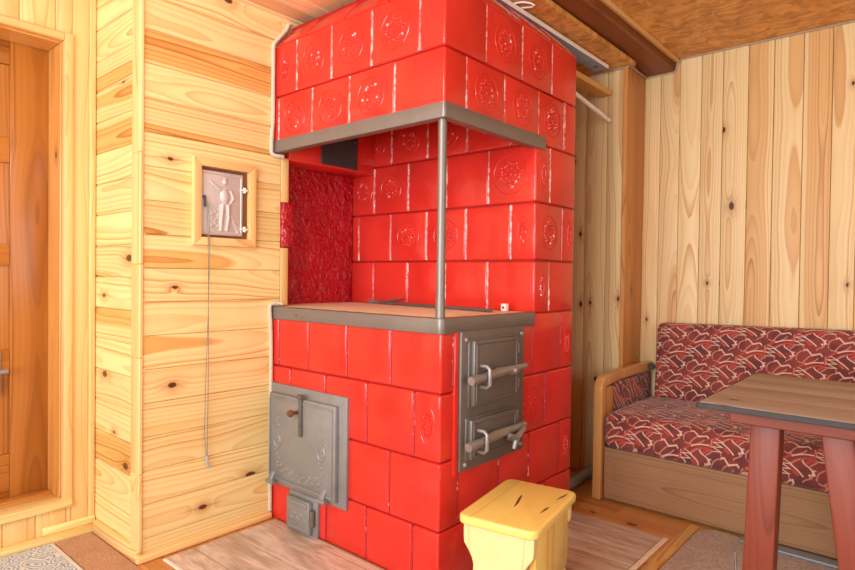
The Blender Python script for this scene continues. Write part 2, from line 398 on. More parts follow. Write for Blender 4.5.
def recentre(o):
    """origin to the base of a single-mesh thing"""
    me = o.data; xs = [v.co.copy() for v in me.vertices]
    c = Vector(((min(v.x for v in xs) + max(v.x for v in xs)) / 2, (min(v.y for v in xs) + max(v.y for v in xs)) / 2, min(v.z for v in xs)))
    for v in me.vertices: v.co -= c
    o.location = c; return o

# ------------------------------------------------------------------ key sizes (metres)
W, D, YN, XN, T = .890, .868, .552, -.139, .2187     # stove width, depth, niche back, niche left wall, tile
ZB, ZH = .8104, .860                                 # hob band
J12, J23, J34 = .6224, .4066, .190
ZBB, ZBT, JH, JC, ZC = 1.4806, 1.5298, 1.7026, 1.9077, 2.003
Y1, Y2 = 1.43, 1.74                                  # the two planes of the sofa wall
XD = -.405                                           # door wall
YJ = -.523                                           # jog of the wall boxed round the chimney
LOWZ, HIZ = 2.03, 2.12

# ------------------------------------------------------------------ room shell
# floor
bm = new_bm()
box(bm, (-.9, -3.0, -.12), (3.5, 2.0, -.025), 0, mi=0)
y = -3.0
while y < 2.0:
    w = .118
    x = -.7 - R.random() * .8
    while x < 3.5:
        l = 1.6 + R.random() * .8
        a, b = max(x, -.7), min(x + l, 3.5)
        if b > a + .02: box(bm, (a + .0005, y + .0008, -.025), (b - .0005, y + w - .0008, 0), 0, .0015, 1)
        x += l
    y += w
build('floor', bm, M['floor_wood'], kind='structure')

def boards_h(bm, x_or_y, lo, hi, z0, z1, axis, n, w=.115, thick=.016, z_first=None):
    """horizontal boards on a wall plane; axis 0: plane y=const along x, axis 1: plane x=const along y; n: outward sign"""
    z = z_first if z_first is not None else z0
    while z < z1:
        a, b = max(z, z0), min(z + w, z1)
        if b - a > .01:
            p, q = x_or_y, x_or_y - n * thick
            if axis == 1: box(bm, (min(p, q), lo, a + .0006), (max(p, q), hi, b - .0006), 1, .003, 1)
            else: box(bm, (lo, min(p, q), a + .0006), (hi, max(p, q), b - .0006), 0, .003, 1)
        z += w
def boards_v(bm, p, lo, hi, z0, z1, axis, n, ws=None, w=.118, thick=.016, z_fn=None):
    a = lo; i = 0
    while a < hi - .005:
        ww = ws[i % len(ws)] if ws else w
        b = min(a + ww, hi); q = p - n * thick
        if axis == 0: box(bm, (a + .0006, min(p, q), z0), (b - .0006, max(p, q), z1), 2, .004, 2)
        else: box(bm, (min(p, q), a + .0006, z0), (max(p, q), b - .0006, z1), 2, .004, 2)
        a = b; i += 1

# left wall cladding (the boxed chimney flank beside the stove)
bm = new_bm()
box(bm, (-.139, YJ + .016, 0), (-.017, .036, LOWZ), 1, rnd=(.1, .1, .1))
boards_h(bm, 0, YJ + .002, .036, 0, LOWZ + .03, 1, 1, .1165, z_first=-.042)
box(bm, (-.139, .036, ZBB + .014), (-.017, .13, LOWZ), 1, rnd=(.1, .1, .1))
boards_h(bm, 0, .0362, .13, ZBB + .015, LOWZ + .03, 1, 1, .1165, z_first=-.042)
build('wall_left', bm, M['pine'], kind='structure')
# jog facing the camera side
bm = new_bm()
box(bm, (XD - .02, YJ + .017, 0), (-.14, YJ + .10, LOWZ), 0)
boards_h(bm, YJ, XD, -.001, 0, LOWZ + .03, 0, -1, .1165, z_first=-.075)
build('wall_jog', bm, M['pine'], kind='structure')
bm = new_bm()
za = [0, .30, .70, 1.02, 1.40, LOWZ + .02]
for a, b in zip(za, za[1:]):
    box(bm, (-.064, YJ - .008, a), (-.018, YJ + .0, b - .0005), 2, .002, 1)
    box(bm, (-.0175, YJ - .010, a), (.006, YJ + .004, b - .0005), 2, .003, 1)
build('trim_1', bm, M['pine_trim'], kind='structure')
# door wall with its opening
OY, OZ0, OZ1 = -.603, .112, 1.869
bm = new_bm()
boards_v(bm, XD, OY - .001, YJ, 0, LOWZ + .03, 1, 1, [.08])
boards_v(bm, XD, -1.62, OY, OZ1, LOWZ + .03, 1, 1, [.108, .1, .112])
boards_v(bm, XD, -1.62, OY, 0, OZ0, 1, 1, [.1])
boards_v(bm, XD, -3.0, -1.62, 0, LOWZ + .03, 1, 1)
box(bm, (XD - .3, OY + .001, 0), (XD - .017, YJ + .05, LOWZ), 2)
box(bm, (XD - .3, -1.62, OZ1 + .001), (XD - .017, OY, LOWZ), 1)
box(bm, (XD - .3, -1.62, 0), (XD - .017, OY, OZ0 - .001), 1)
box(bm, (XD - .3, -3.0, 0), (XD - .017, -1.62, LOWZ), 1)
build('wall_door_side', bm, M['pine_trim'], kind='structure')
bm = new_bm()                                        # quarter batten in the inner corner
box(bm, (XD, YJ - .024, .05), (XD + .014, YJ - .001, LOWZ), 2, .006, 3)
build('trim_2', bm, M['pine_trim'], kind='structure')
# door frame
dm = thing('door_1', '', ''); del dm['label']; del dm['category']; dm['kind'] = 'structure'; dm.location = (XD, -1.1, 0)
bm = new_bm()
f = .030; dd = .15
for gz in (0,):
    box(bm, (XD - .02, OY - f, OZ0), (XD + .012, OY, OZ1), 2, .004, 2)
    box(bm, (XD - .02, -1.62, OZ1 - f), (XD + .012, OY - f, OZ1), 1, .004, 2)
    box(bm, (XD - .02, -1.62, OZ0), (XD + .012, -1.62 + f, OZ1 - f), 2, .004, 2)
build('door_frame', bm, M['pine_trim'], dm)
bm = new_bm()
box(bm, (XD - dd, OY - f - .004, OZ0), (XD - .021, OY, OZ1), 2, .002, 1)
box(bm, (XD - dd, -1.62, OZ1 - f - .004), (XD - .021, OY - f - .005, OZ1), 1, .002, 1)
box(bm, (XD - dd, -1.62, OZ0), (XD - .021, -1.62 + f, OZ1 - f - .005), 2, .002, 1)
build('door_jamb', bm, M['jamb_wood'], dm)
bm = new_bm()
box(bm, (XD - .09, -1.60, OZ0 + .001), (XD + .016, OY - .001, OZ0 + .030), 1, .003, 2)
build('threshold', bm, M['pine'], dm)
bm = new_bm()
box(bm, (XD - dd, -1.60, OZ0 + .001), (XD - .091, OY - f - .005, OZ0 + .038), 1, .003, 2)
build('door_stop', bm, M['jamb_wood'], dm)
bm = new_bm()
xl = XD - dd - .001
y1 = OY - .004; y0 = -1.61; st = .154; zt = OZ1 - .004; zb = OZ0 + .004
box(bm, (xl - .04, y1 - st, zb), (xl, y1, zt), 2, .003, 2, rnd=(.83, .55, .35))
box(bm, (xl - .04, y0, zb), (xl, y0 + st, zt), 2, .003, 2)
rails = [(zb, .31), (.62, .70), (1.01, 1.09), (1.39, 1.48), (1.75, zt)]
for a, b in rails: box(bm, (xl - .038, y0 + st, a), (xl - .001, y1 - st, b), 1, .003, 2)
for (a, b), (c, d) in zip(rails, rails[1:]):
    box(bm, (xl - .028, y0 + st, b - .01), (xl - .014, y1 - st, c + .01), 2, 0)
    box(bm, (xl - .024, y0 + st + .035, b + .025), (xl - .006, y1 - st - .035, c - .025), 2, .008, 1)
build('door_leaf', bm, M['door_wood'], dm)
bm = new_bm()
hz = .625
box(bm, (xl, y1 - .220, hz - .09), (xl + .006, y1 - .183, hz + .07), 2, .002, 2)
tube(bm, [(xl, y1 - .203, hz), (xl + .04, y1 - .203, hz), (xl + .05, y1 - .195, hz), (xl + .05, y1 - .172, hz)], .009, 8)
build('door_handle', bm, M['steel_bright'], dm)
# baseboards
bm = new_bm()
box(bm, (XD, -1.9, 0), (XD + .038, YJ - .001, .028), 1, .004, 2)
box(bm, (XD, -.70, .028), (XD + .018, YJ - .001, .058), 1, .006, 3)
build('baseboard_door_side', bm, M['pine'], kind='structure')
bm = new_bm()
box(bm, (XD + .038, YJ - .020, 0), (.009, YJ, .048), 0, .005, 3)
build('baseboard_jog', bm, M['pine'], kind='structure')
bm = new_bm()
box(bm, (0, YJ - .02, 0), (.022, -.004, .026), 1, .008, 3)
build('baseboard_left', bm, M['pine_trim'], kind='structure')
# batten on the edge of the niche
bm = new_bm()
box(bm, (-.139, .037, ZH + .002), (.004, .072, 1.100), 2, .003, 2)
box(bm, (-.139, .037, 1.287), (.004, .072, ZBB - .012), 2, .003, 2)
build('trim_3', bm, M['pine_trim'], kind='structure')

# sofa wall: front plane behind the stove, slanted return, back plane
bm = new_bm()
box(bm, (-.3, Y1 + .017, 0), (.858, Y1 + .05, LOWZ), 2)
boards_v(bm, Y1, -.25, .876, 0, LOWZ + .02, 0, -1, [.118, .112, .12, .116, .122, .10, .118, .105, .113, .127])
build('wall_behind_stove', bm, M['pine_pale'], kind='structure')
bm = new_bm()
a = Vector((.8775, Y1 - .006)); b = Vector((.842, Y2)); d = (b - a); L_ = d.length; ang = math.atan2(d.y, d.x)
mt = Matrix.Translation((a.x, a.y, 0)) @ Matrix.Rotation(ang, 4, 'Z')
for k in range(3):
    box(bm, (L_ * k / 3, 0, 0), (L_ * (k + 1) / 3 - .001, .02, LOWZ + .06), 2, .003, 1, mat=mt)
build('wall_return', bm, M['pine_shaded'], kind='structure')
bm = new_bm()
box(bm, (.6, Y2 + .017, 0), (3.5, Y2 + .06, 2.3), 2)
boards_v(bm, Y2, .842, 3.45, 0, 2.25, 0, -1, [.085, .098, .104, .10, .112, .108, .118, .11, .094, .12, .115])
build('wall_back', bm, M['pine_pale'], kind='structure')
# left continuation beside / behind the stove (never seen, closes the room)
bm = new_bm()
box(bm, (-.25, .036, 0), (-.145, Y1 + .02, LOWZ + .05), 1)
build('wall_chimney', bm, M['red_plaster'], kind='structure')
# rear and right walls with daylight windows (behind the camera)
def wall_with_window(name, axis, pos, lo, hi, zt, wl, wh, wz0, wz1, n):
    bm = new_bm()
    def bx(a, b, z0, z1):
        q = pos - n * .06
        if axis == 0: box(bm, (a, min(pos, q), z0), (b, max(pos, q), z1), 2)
        else: box(bm, (min(pos, q), a, z0), (max(pos, q), b, z1), 2)
    w = .12; a = lo
    while a < hi:
        b = min(a + w, hi)
        if b <= wl or a >= wh: bx(a, b - .001, 0, zt)
        else: bx(a, b - .001, 0, wz0); bx(a, b - .001, wz1, zt)
        a = b
    build(name, bm, M['pine_pale'], kind='structure')
def window(name, axis, pos, wl, wh, wz0, wz1, cuts):
    w = bpy.data.objects.new(name, None); COL.objects.link(w); w['kind'] = 'structure'
    bm = new_bm()
    def bx(a, b, z0, z1):
        if axis == 0: box(bm, (a, pos - .035, z0), (b, pos + .035, z1), 2 if z1 - z0 > b - a else 0, .004, 1)
        else: box(bm, (pos - .035, a, z0), (pos + .035, b, z1), 2 if z1 - z0 > b - a else 1, .004, 1)
    bx(wl, wh, wz0, wz0 + .05); bx(wl, wh, wz1 - .05, wz1)
    for i in range(cuts + 1):
        x = wl + (wh - wl - .05) * i / cuts
        bx(x, x + .05, wz0 + .05, wz1 - .05)
    build('window_frame', bm, M['white_paint'], w)
wall_with_window('wall_rear', 0, -3.0, -.8, 3.5, 2.3, .16, 2.56, .55, 1.98, 1)
window('window_1', 0, -3.03, .16, 2.56, .55, 1.98, 3)
wall_with_window('wall_right', 1, 3.5, -3.0, 1.8, 2.3, -1.8, .6, .70, 1.95, -1)
window('window_2', 1, 3.53, -1.8, .6, .70, 1.95, 2)

# ceilings and beam
bm = new_bm()
box(bm, (1.0, -3.1, HIZ), (3.6, Y2 + .06, HIZ + .03), 0)
build('ceiling', bm, M['osb'], smooth=False, kind='structure')
bm = new_bm()
box(bm, (.50, -3.1, LOWZ), (.905, Y1 + .02, LOWZ + .022), 0)
build('ceiling_low_panel', bm, M['osb'], smooth=False, kind='structure')
bm = new_bm()
x = -.75
while x < .50:
    w = R.choice((.075, .09, .11))
    b = min(x + w, .50)
    box(bm, (x, -3.1, LOWZ + .006 - R.random() * .006), (b - .003, Y1 + .02, LOWZ + .03), 1, .003, 1)
    x = b
build('ceiling_planks', bm, M['plank_wood'], kind='structure')
bm = new_bm()
box(bm, (-.75, -3.1, LOWZ + .04), (.905, Y1 + .3, LOWZ + .3), 1)
box(bm, (.905, -3.1, HIZ + .03), (3.6, Y2 + .06, HIZ + .08), 1)
build('ceiling_attic', bm, M['plank_wood'], kind='structure')
bm = new_bm()
prism(bm, [(.84, LOWZ + .03), (.992, LOWZ + .03), (1.0, LOWZ + .038), (1.0, 2.2), (.84, 2.2)], 1, -3.1, Y2 + .02, 1, .003)
build('ceiling_beam', bm, M['beam_wood'], kind='structure')
bm = new_bm()
box(bm, (1.0, -3.0, HIZ - .022), (1.022, Y2 - .008, HIZ), 1, .005, 2)
build('trim_4', bm, M['pine_trim'], kind='structure')
bm = new_bm()
tube(bm, [(.2, Y1 - .005, LOWZ - .004), (.872, Y1 - .006, LOWZ - .004), (.884, Y1 + .0, LOWZ), (.850, Y2 - .006, LOWZ + .026), (.99, Y2 - .006, LOWZ + .026),
          (1.005, Y2 - .006, LOWZ + .034), (1.007, Y2 - .006, HIZ - .03), (1.03, Y2 - .006, HIZ - .004), (3.4, Y2 - .006, HIZ - .004)], .0055, 8)
build('trim_5', bm, M['trimgrey'], kind='structure')

# ------------------------------------------------------------------ the tiled stove
stove = thing('tiled_stove', 'large red-painted tiled cooking stove with open hob niche and iron doors', 'stove', (W / 2, D / 2, 0))
def glint(): return 1 if R.random() < .10 else 0  # picks a few rosette domes to be painted pale as glints
def rosette(bm, c, nrm, s=1.0, sx=1.0, ring=True):
    c = Vector(c); nrm = Vector(nrm); x = Vector((0, 0, 1)).cross(nrm).normalized(); y = Vector((0, 0, 1))
    def P(r, a, h=0): return c + x * math.cos(a) * r * sx + y * math.sin(a) * r + nrm * h
    if ring: tube(bm, [P(.064 * s, k * 2 * PI / 28) for k in range(28)], .0022, 6, True)
    for k in range(8):
        a = k * PI / 4 + .2
        for j, rr in ((0, .041), (.26, .034), (-.26, .034)):
            dome(bm, P(rr * s, a + j), nrm, .0062 * s, .0045, 7, squash=(sx, 1), mi=glint())
        dome(bm, P(.020 * s, a + .39), nrm, .005 * s, .003, 6, squash=(sx, 1), mi=glint())
    dome(bm, c, nrm, .008 * s, .004, 8, squash=(sx, 1))
def tile(bm, lo, hi, jit=.0012):
    j = (R.random() - .5) * 2 * jit
    box(bm, lo, hi, 0, .0075, 3)
    return j
GAP = .0022
def tile_row(bm, z0, z1, xs, ys, x_left, rosA=(), rosB=(), y_front=0.0, x_right=W, y_back=D, depth=.05, seams=True, sw=.0042, b_top=0.0):
    """One course of tiles round the front-right corner. xs: seam positions on the front face, ys: seam positions on the right face.
       rosA / rosB: indices of tiles with a rosette (front face left to right, right face front to back)"""
    j = lambda: R.uniform(-.0012, .0012)
    X = [x_left] + list(xs) + [x_right]; Y = [y_front] + list(ys) + [y_back]
    for i in range(len(X) - 1):
        a, b = X[i] + (GAP if i else 0), X[i + 1] - (GAP if i < len(X) - 2 else 0)
        yf = y_front + j()
        if i == len(X) - 2:
            tile(bm, (a, yf, z0 + GAP), (b + j() * .5, Y[1] - GAP, z1 - GAP))
        else:
            tile(bm, (a, yf, z0 + GAP), (b, y_front + depth, z1 - GAP))
        if i in rosA:
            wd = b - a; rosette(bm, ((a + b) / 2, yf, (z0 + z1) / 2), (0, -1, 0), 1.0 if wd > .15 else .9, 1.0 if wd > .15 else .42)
        if seams and i:
            tube(bm, [(X[i], y_front + .0035, z0 + .006), (X[i], y_front + .0035, z1 - .006)], sw, 8, mi=1)
    for i in range(0, len(Y) - 1):
        a, b = Y[i] + GAP, Y[i + 1] - (GAP if i < len(Y) - 2 else 0)
        xr = x_right + j() * .6
        if i: tile(bm, (x_right - depth, a, z0 + GAP), (xr, b, (b_top if b_top and a > YN - .02 else z1) - GAP))
        if i in rosB:
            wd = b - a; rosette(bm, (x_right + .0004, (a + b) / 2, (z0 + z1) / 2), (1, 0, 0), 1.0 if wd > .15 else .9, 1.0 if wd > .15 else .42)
        if seams and i:
            tube(bm, [(x_right - .0035, Y[i], z0 + .006), (x_right - .0035, Y[i], z1 - .006)], sw, 8, mi=1)
TM = [M['red'], M['seam'], M['joint']]; TML = [M['red'], M['seam_red'], M['joint']]
# lower body
bm = new_bm()
box(bm, (.006, .010, 0), (W - .010, D - .004, ZH - .012), 0, mi=2)
tile_row(bm, J12, ZB + .006, [.045, .234, .4526, .6713], [.062, .545, .655 + .11], 0, (), (3,), b_top=ZH - .004)
tile_row(bm, J23, J12, [.125, .338, .5605, .779], [.10, .43, .648], 0, (), (2,))
tile_row(bm, J34, J23, [.236, .4526, .6713], [.095, .327, .530, .765], 0, (), (4,))
tile_row(bm, 0.0, J34, [.125, .345, .5605, .7765], [.218, .44, .66], 0, (), ())
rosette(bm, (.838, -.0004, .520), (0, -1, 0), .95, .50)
# painted recess strip beside the fire-door panel
build('lower_body', bm, TML, stove)
# column at the back of the hob
bm = new_bm()
box(bm, (XN + .004, YN + .010, ZH - .02), (W - .010, D - .004, JH), 0, mi=2)
N1, N2, N3 = 1.0553, 1.2774, 1.500
kw = dict(y_front=YN, x_left=XN, sw=.0062)
tile_row(bm, ZH - .006, N1, [.015, .234, .4526, .6713], [YN + .112], rosB=(0,), **kw)
tile_row(bm, N1, N2, [-.09, .126, .345, .5605, .779], [YN + .213], rosA=(2, 3, 5), rosB=(0, 1), **kw)
tile_row(bm, N2, N3, [.015, .234, .4526, .6713], [YN + .108], rosA=(0, 1), rosB=(0,), **kw)
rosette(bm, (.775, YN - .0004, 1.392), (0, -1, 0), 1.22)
tile_row(bm, N3, JH, [-.09, .126, .345, .5605, .779], [YN + .213], rosA=(1, 2, 3, 4), **kw)
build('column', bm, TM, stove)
# niche side wall
bm = new_bm()
box(bm, (XN - .004, .06, ZH - .02), (XN, YN + .002, JH), 1)
build('niche_wall', bm, M['red_plaster'], stove)
bm = new_bm()
box(bm, (XN, .068, 1.462), (.012, YN, JH), 1, .004, 2)
build('niche_ledge', bm, M['red'], stove)
bm = new_bm()
box(bm, (.012, .232, 1.472), (.020, .440, 1.66), 1, .002, 1)
dome(bm, (.020, .425, 1.60), (1, 0, 0), .012, .014, 10); dome(bm, (.020, .247, 1.585), (1, 0, 0), .009, .008, 8)
dome(bm, (.020, .33, 1.494), (1, 0, 0), .006, .004, 8)
build('damper_plate', bm, M['black_metal'], stove)
bm = new_bm()
box(bm, (-.10, .036, 1.101), (.012, .098, 1.286), 2, .010, 3)
box(bm, (.006, .038, 1.232), (.014, .090, 1.284), 2, .004, 2)
build('wall_boss', bm, M['red_boss'], stove)
# hood
bm = new_bm()
th = .07
box(bm, (.008, .010, ZBT - .01), (W - .010, th, ZC - .10), 0, mi=2)
box(bm, (W - th, th, ZBT - .01), (W - .010, YN + .05, ZC - .10), 1, mi=2)
box(bm, (.02, th, JH - .02), (W - .02, D - .006, ZC - .10), 0, mi=2)
tile_row(bm, ZBT - .02, JH, [.032, .244, .453, .675], [.114, .333, .565, .775], 0.0, (1, 2, 3), (1, 2, 3))
tile_row(bm, JH, JC, [.145, .352, .5635, .785], [.221, .446, .664], 0.0, (0, 1, 2, 3), (1, 2), )
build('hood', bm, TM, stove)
# crown: sloping cornice tiles
bm = new_bm()
sl = .078
def slab(bm, q, th_=.02):
    """flat sloping tile from four points (outer face, anticlockwise) with its thickness inwards"""
    q = [Vector(p) for p in q]; n = (q[1] - q[0]).cross(q[3] - q[0]).normalized()
    A = [bm.verts.new(p) for p in q]; B = [bm.verts.new(p - n * th_) for p in q]
    fs = [bm.faces.new(A), bm.faces.new(B[::-1])] + [bm.faces.new((A[i], B[i], B[(i + 1) % 4], A[(i + 1) % 4])) for i in range(4)]
    es = list(fs[0].edges)
    r = bmesh.ops.bevel(bm, geom=es, offset=.006, segments=3, profile=.5, affect='EDGES')
xs = [0, .2, .42, .64, W]
zc0 = JC + .004
def sx(x): return x if x < W - .01 else W - sl
for a, b in zip(xs, xs[1:]):
    g2 = .003
    slab(bm, [(max(a + g2, .019), .002, zc0), (b - (g2 if b < W else 0), .002, zc0), (sx(b) - (g2 if b < W else 0), sl, ZC), (max(a + g2, .019), sl, ZC)])
ysb = [0, .235, .455, .675, D]
for a, b in zip(ysb, ysb[1:]):
    a2 = a if a > .01 else sl
    b2 = b if b < D - .01 else D - sl * .8
    slab(bm, [(W - .002, a + (g2 if a else 0), zc0), (W - .002, b - g2, zc0), (W - sl, b2 - g2, ZC), (W - sl, a2 + (g2 if a else 0), ZC)])
box(bm, (.005, .02, JC - .06), (W - .02, D - .02, JC + .012), 0, mi=2)
prism(bm, [(.019, ZC - .002), (W - sl - .004, ZC - .002), (W - .022, JC), (.019, JC)], 1, sl * .9, D - sl, 0, mi=2)
build('crown', bm, [M['red_crown'], M['seam'], M['joint']], stove)
bm = new_bm()
box(bm, (.70, D - .004, 1.795), (.85, D + .05, 1.8262), 0, .002, 1)
build('rear_ledge', bm, M['red'], stove)
# steel bands
def band(name, z0, z1, y_end, out=.005, rad=.018, x0=-.003, inner=.035):
    bm = new_bm()
    path = [(x0, -out)]
    cx, cy = W + out - rad, -out + rad
    for k in range(9):
        a = -PI / 2 + k * PI / 16; path.append((cx + rad * math.cos(a), cy + rad * math.sin(a)))
    path.append((W + out, y_end))
    inn = [(p[0], p[1]) for p in path]
    q = []
    for p in path:
        q.append((min(p[0], W + out - inner) if p[0] > cx else p[0], max(p[1], -out + inner) if p[1] < 0.05 else p[1]))
    q[0] = (x0, -out + inner); q[-1] = (W + out - inner, y_end)
    poly = path + [q[-1], (W + out - inner, -out + inner), q[0]]
    prism(bm, poly, 2, z0, z1, 0, .003, seg=2)
    return build(name, bm, M['steel_band'], stove)
b1 = band('hob_frame', ZB, ZH, YN - .004, out=.006)
b2 = band('hood_frame', ZBB, ZBT, .612, out=.006, rad=.01)
bm = new_bm()
dome(bm, (.165, -.0062, .833), (0, -1, 0), .005, .002, 8)
build('rivet', bm, M['black_metal'], b1)
bm = new_bm()
box(bm, (XN + .003, .03, ZH - .03), (W - .025, YN - .003, ZH - .001), 0, .002, 1)
build('hob_top', bm, M['fire_clay'], stove)
bm = new_bm()
tube(bm, [(.868, .020, ZH), (.868, .020, ZBB + .02)], .0138, 16)
tube(bm, [(.868, .020, ZH), (.868, .020, ZH + .06)], .0152, 16)
build('support_pole', bm, M['steel_band'], stove)
# fire-door panel on the right face
PX = W + .014
fp = None
bm = new_bm()
PY0, PY1, PZ0, PZ1 = .085, .463, .362, .815
box(bm, (W - .01, PY0, PZ0), (PX, PY1, PZ1), 2, .004, 2)
fp = build('fire_door_panel', bm, M['iron'], stove)
bm = new_bm()
box(bm, (W - .01, PY0 - .022, PZ0 - .008), (W + .006, PY0 - .001, PZ1), 2, .003, 2)
build('painted_edge', bm, M['red'], stove)
bm = new_bm()
bm.free()
for yy in (PY0 + .026, PY1 - .020):
    for zz in (PZ0 + .022, PZ1 - .028):
        bm = new_bm(); dome(bm, (PX, yy, zz), (1, 0, 0), .010, .007, 10); build('bolt_head', bm, M['steel_bright'], fp)
def fire_door(nm, y0, y1, z0, z1, zh, spin):
    bm = new_bm()
    box(bm, (PX - .002, y0 - .012, z0 - .006), (PX + .006, y1 + .004, z1 + .006), 2, .003, 2)
    box(bm, (PX + .004, y0, z0), (PX + .020, y1, z1), 2, .004, 2)
    for a, b, c, d in ((y0 + .008, y1 - .008, z0 + .008, z0 + .014), (y0 + .008, y1 - .008, z1 - .014, z1 - .008), (y0 + .008, y0 + .014, z0 + .014, z1 - .014), (y1 - .014, y1 - .008, z0 + .014, z1 - .014)):
        box(bm, (PX + .018, a, c), (PX + .0235, b, d), 2, .002, 1)
    for zz in (z0 + (z1 - z0) * .22, z0 + (z1 - z0) * .80):
        tube(bm, [(PX + .014, y1 + .010, zz - .018), (PX + .014, y1 + .010, zz + .018)], .008, 10)
    build(nm, bm, M['iron'], fp)
    bm = new_bm()
    # long lever with a round nose, keeper loop and pivot lug
    tube(bm, [(PX + .036, y0 - .040, zh - .006), (PX + .036, y0 - .022, zh - .004), (PX + .036, y0 + .03, zh - .002)], [.014, .0165, .013], 14)
    fs = tube(bm, [(PX + .036, y0 + .02, zh - .002), (PX + .036, y0 + .11, zh + .005), (PX + .036, y1 + .030, zh + .010)], [.012, .0165, .009], 10)
    loop = [(PX + .004, y0 + .0, zh + .033), (PX + .046, y0 + .0, zh + .033), (PX + .056, y0 + .0, zh + .025), (PX + .056, y0, zh - .026), (PX + .046, y0, zh - .034), (PX + .004, y0, zh - .034)]; loop = [(a, b + .034, c) for a, b, c in loop]
    tube(bm, loop, .0068, 8)
    if spin:
        tube(bm, [(PX + .02, y1 - .055, zh - .024), (PX + .054, y1 - .050, zh - .022)], .011, 10)
        for dy, dz in ((-.045, .018), (.052, .026), (-.015, -.034)):
            tube(bm, [(PX + .052, y1 - .05, zh - .022), (PX + .052, y1 - .05 + dy, zh - .022 + dz)], [.012, .008], 8)
    else:
        dome(bm, (PX + .046, y1 - .06, zh + .004), (1, 0, 0), .013, .012, 10)
        box(bm, (PX + .02, y1 - .075, zh - .012), (PX + .042, y1 - .02, zh + .016), 1, .004, 2)
    build('door_lever', bm, M['steel_bright'], fp)
fire_door('upper_fire_door', .130, .388, .570, .784, .667, False)
fire_door('ash_door', .119, .385, .400, .528, .458, True)
# soot door on the front face
bm = new_bm()
box(bm, (.0185, -.012, .152), (.472, .004, .556), 2, .003, 2)
sp = build('soot_door_panel', bm, M['iron_lit'], stove)
bm = new_bm()
box(bm, (.028, -.030, .172), (.430, -.010, .520), 2, .004, 2)
for lo, hi in (((.03, .182), (.418, .190)), ((.03, .500), (.418, .508)), ((.03, .19), (.038, .50)), ((.410, .19), (.418, .50))):
    box(bm, (lo[0], -.0345, lo[1]), (hi[0], -.028, hi[1]), 2, .003, 2)
build('soot_door', bm, M['iron_lit'], sp)
bm = new_bm()
rr = random.Random(3)
for k in range(22):                                   # cast ornament: garland along three sides of a frame
    t = k / 21
    c = (.09 + .26 * t, -.030, .235 + .012 * math.sin(k * 2.1) - .02 * math.sin(PI * t))
    dome(bm, c, (0, -1, 0), .012, .004, 8, squash=(1, .6 + .5 * rr.random()))
for xx in (.085, .355):
    for k in range(12):
        dome(bm, (xx + .010 * math.sin(k * 1.7), -.030, .25 + k * .016), (0, -1, 0), .010, .0035, 8, squash=(.6 + .4 * rr.random(), 1))
    tube(bm, [(xx + .02 * math.cos(a * PI / 8), -.030, .335 + .025 * math.sin(a * PI / 8)) for a in range(16)], .003, 6, True)
build('cast_ornament', bm, M['iron_lit'], sp)
bm = new_bm()
box(bm, (.226, -.040, .378), (.244, -.031, .535), 2, .003, 2)
tube(bm, [(.226, -.038, .530), (.252, -.038, .530)], .010, 10)
dome(bm, (.235, -.040, .405), (0, -1, 0), .006, .004, 8); dome(bm, (.235, -.040, .425), (0, -1, 0), .005, .004, 8)
build('hasp', bm, M['iron'], sp)
bm = new_bm()
tube(bm, [(.216, -.03, .468), (.216, -.05, .468), (.214, -.062, .468), (.214, -.075, .468)], [.006, .006, .015, .011], 12)
build('latch_knob', bm, M['copper'], sp)
for xx in (.058, .372):
    bm = new_bm()
    prism(bm, [(-.010, .166), (-.046, .166), (-.046, .186), (-.012, .235)], 0, xx - .013, xx + .013, 2, .003)
    tube(bm, [(xx - .02, -.045, .170), (xx + .026, -.045, .170)], .009, 8)
    build('door_hinge', bm, M['iron_lit'], sp)
bm = new_bm()
box(bm, (.142, -.014, .006), (.316, .004, .153), 2, .003, 2)
fl_ = build('soot_flap_frame', bm, M['iron_lit'], stove)
bm = new_bm()
box(bm, (.150, -.034, .014), (.290, -.013, .138), 2, .006, 2)
box(bm, (.162, -.039, .112), (.278, -.030, .132), 0, .004, 2)
for k in range(5): dome(bm, (.18 + .02 * k, -.034, .06 + .02 * (k % 2)), (0, -1, 0), .012, .003, 8)
box(bm, (.165, -.036, .022), (.275, -.030, .032), 0, .003, 1)
build('soot_flap', bm, M['iron_lit'], fl_)
bm = new_bm()
tube(bm, [(.298, -.024, .05), (.298, -.024, .11)], .009, 8)
build('flap_hinge', bm, M['iron'], fl_)

# ------------------------------------------------------------------ ropes sealing stove to wall
def rope(name, pts, label, r=.0070):
    P_ = [Vector(p) for p in pts]; dense = []
    for a, b in zip(P_, P_[1:]):
        n = max(2, int((b - a).length / .004))
        for k in range(n): dense.append(a + (b - a) * k / n)
    dense.append(P_[-1])
    for _ in range(14):
        dense = [dense[0]] + [(dense[i - 1] + dense[i] * 2 + dense[i + 1]) / 4 for i in range(1, len(dense) - 1)] + [dense[-1]]
    bm = new_bm()
    for ph in (0, 2 * PI / 3, 4 * PI / 3):
        pts2 = []; s = 0
        for i, p in enumerate(dense):
            t = (dense[min(i + 1, len(dense) - 1)] - dense[max(i - 1, 0)]).normalized()
            x = t.cross(Vector((.9, .3, .1))).normalized(); y = t.cross(x)
            if i: s += (p - dense[i - 1]).length
            a = s / .032 * 2 * PI + ph
            pts2.append(p + (x * math.cos(a) + y * math.sin(a)) * r * .62)
        tube(bm, pts2, r * .62, 6)
    return tag(recentre(build(name, bm, M['rope'])), label, 'rope')
rope('twisted_rope', [(.0085, .064, LOWZ - .012), (.0085, .050, ZC - .016), (.0085, -.012, JC + .004), (.0085, -.0112, 1.85), (.0085, -.0108, 1.60), (.0085, -.0155, ZBT + .02), (.0085, -.0175, ZBB), (.010, -.017, ZBB - .012), (.014, .0, ZBB - .012), (.02, .034, ZBB - .0112)],
     'twisted white rope running down the upper left edge of the red stove hood')
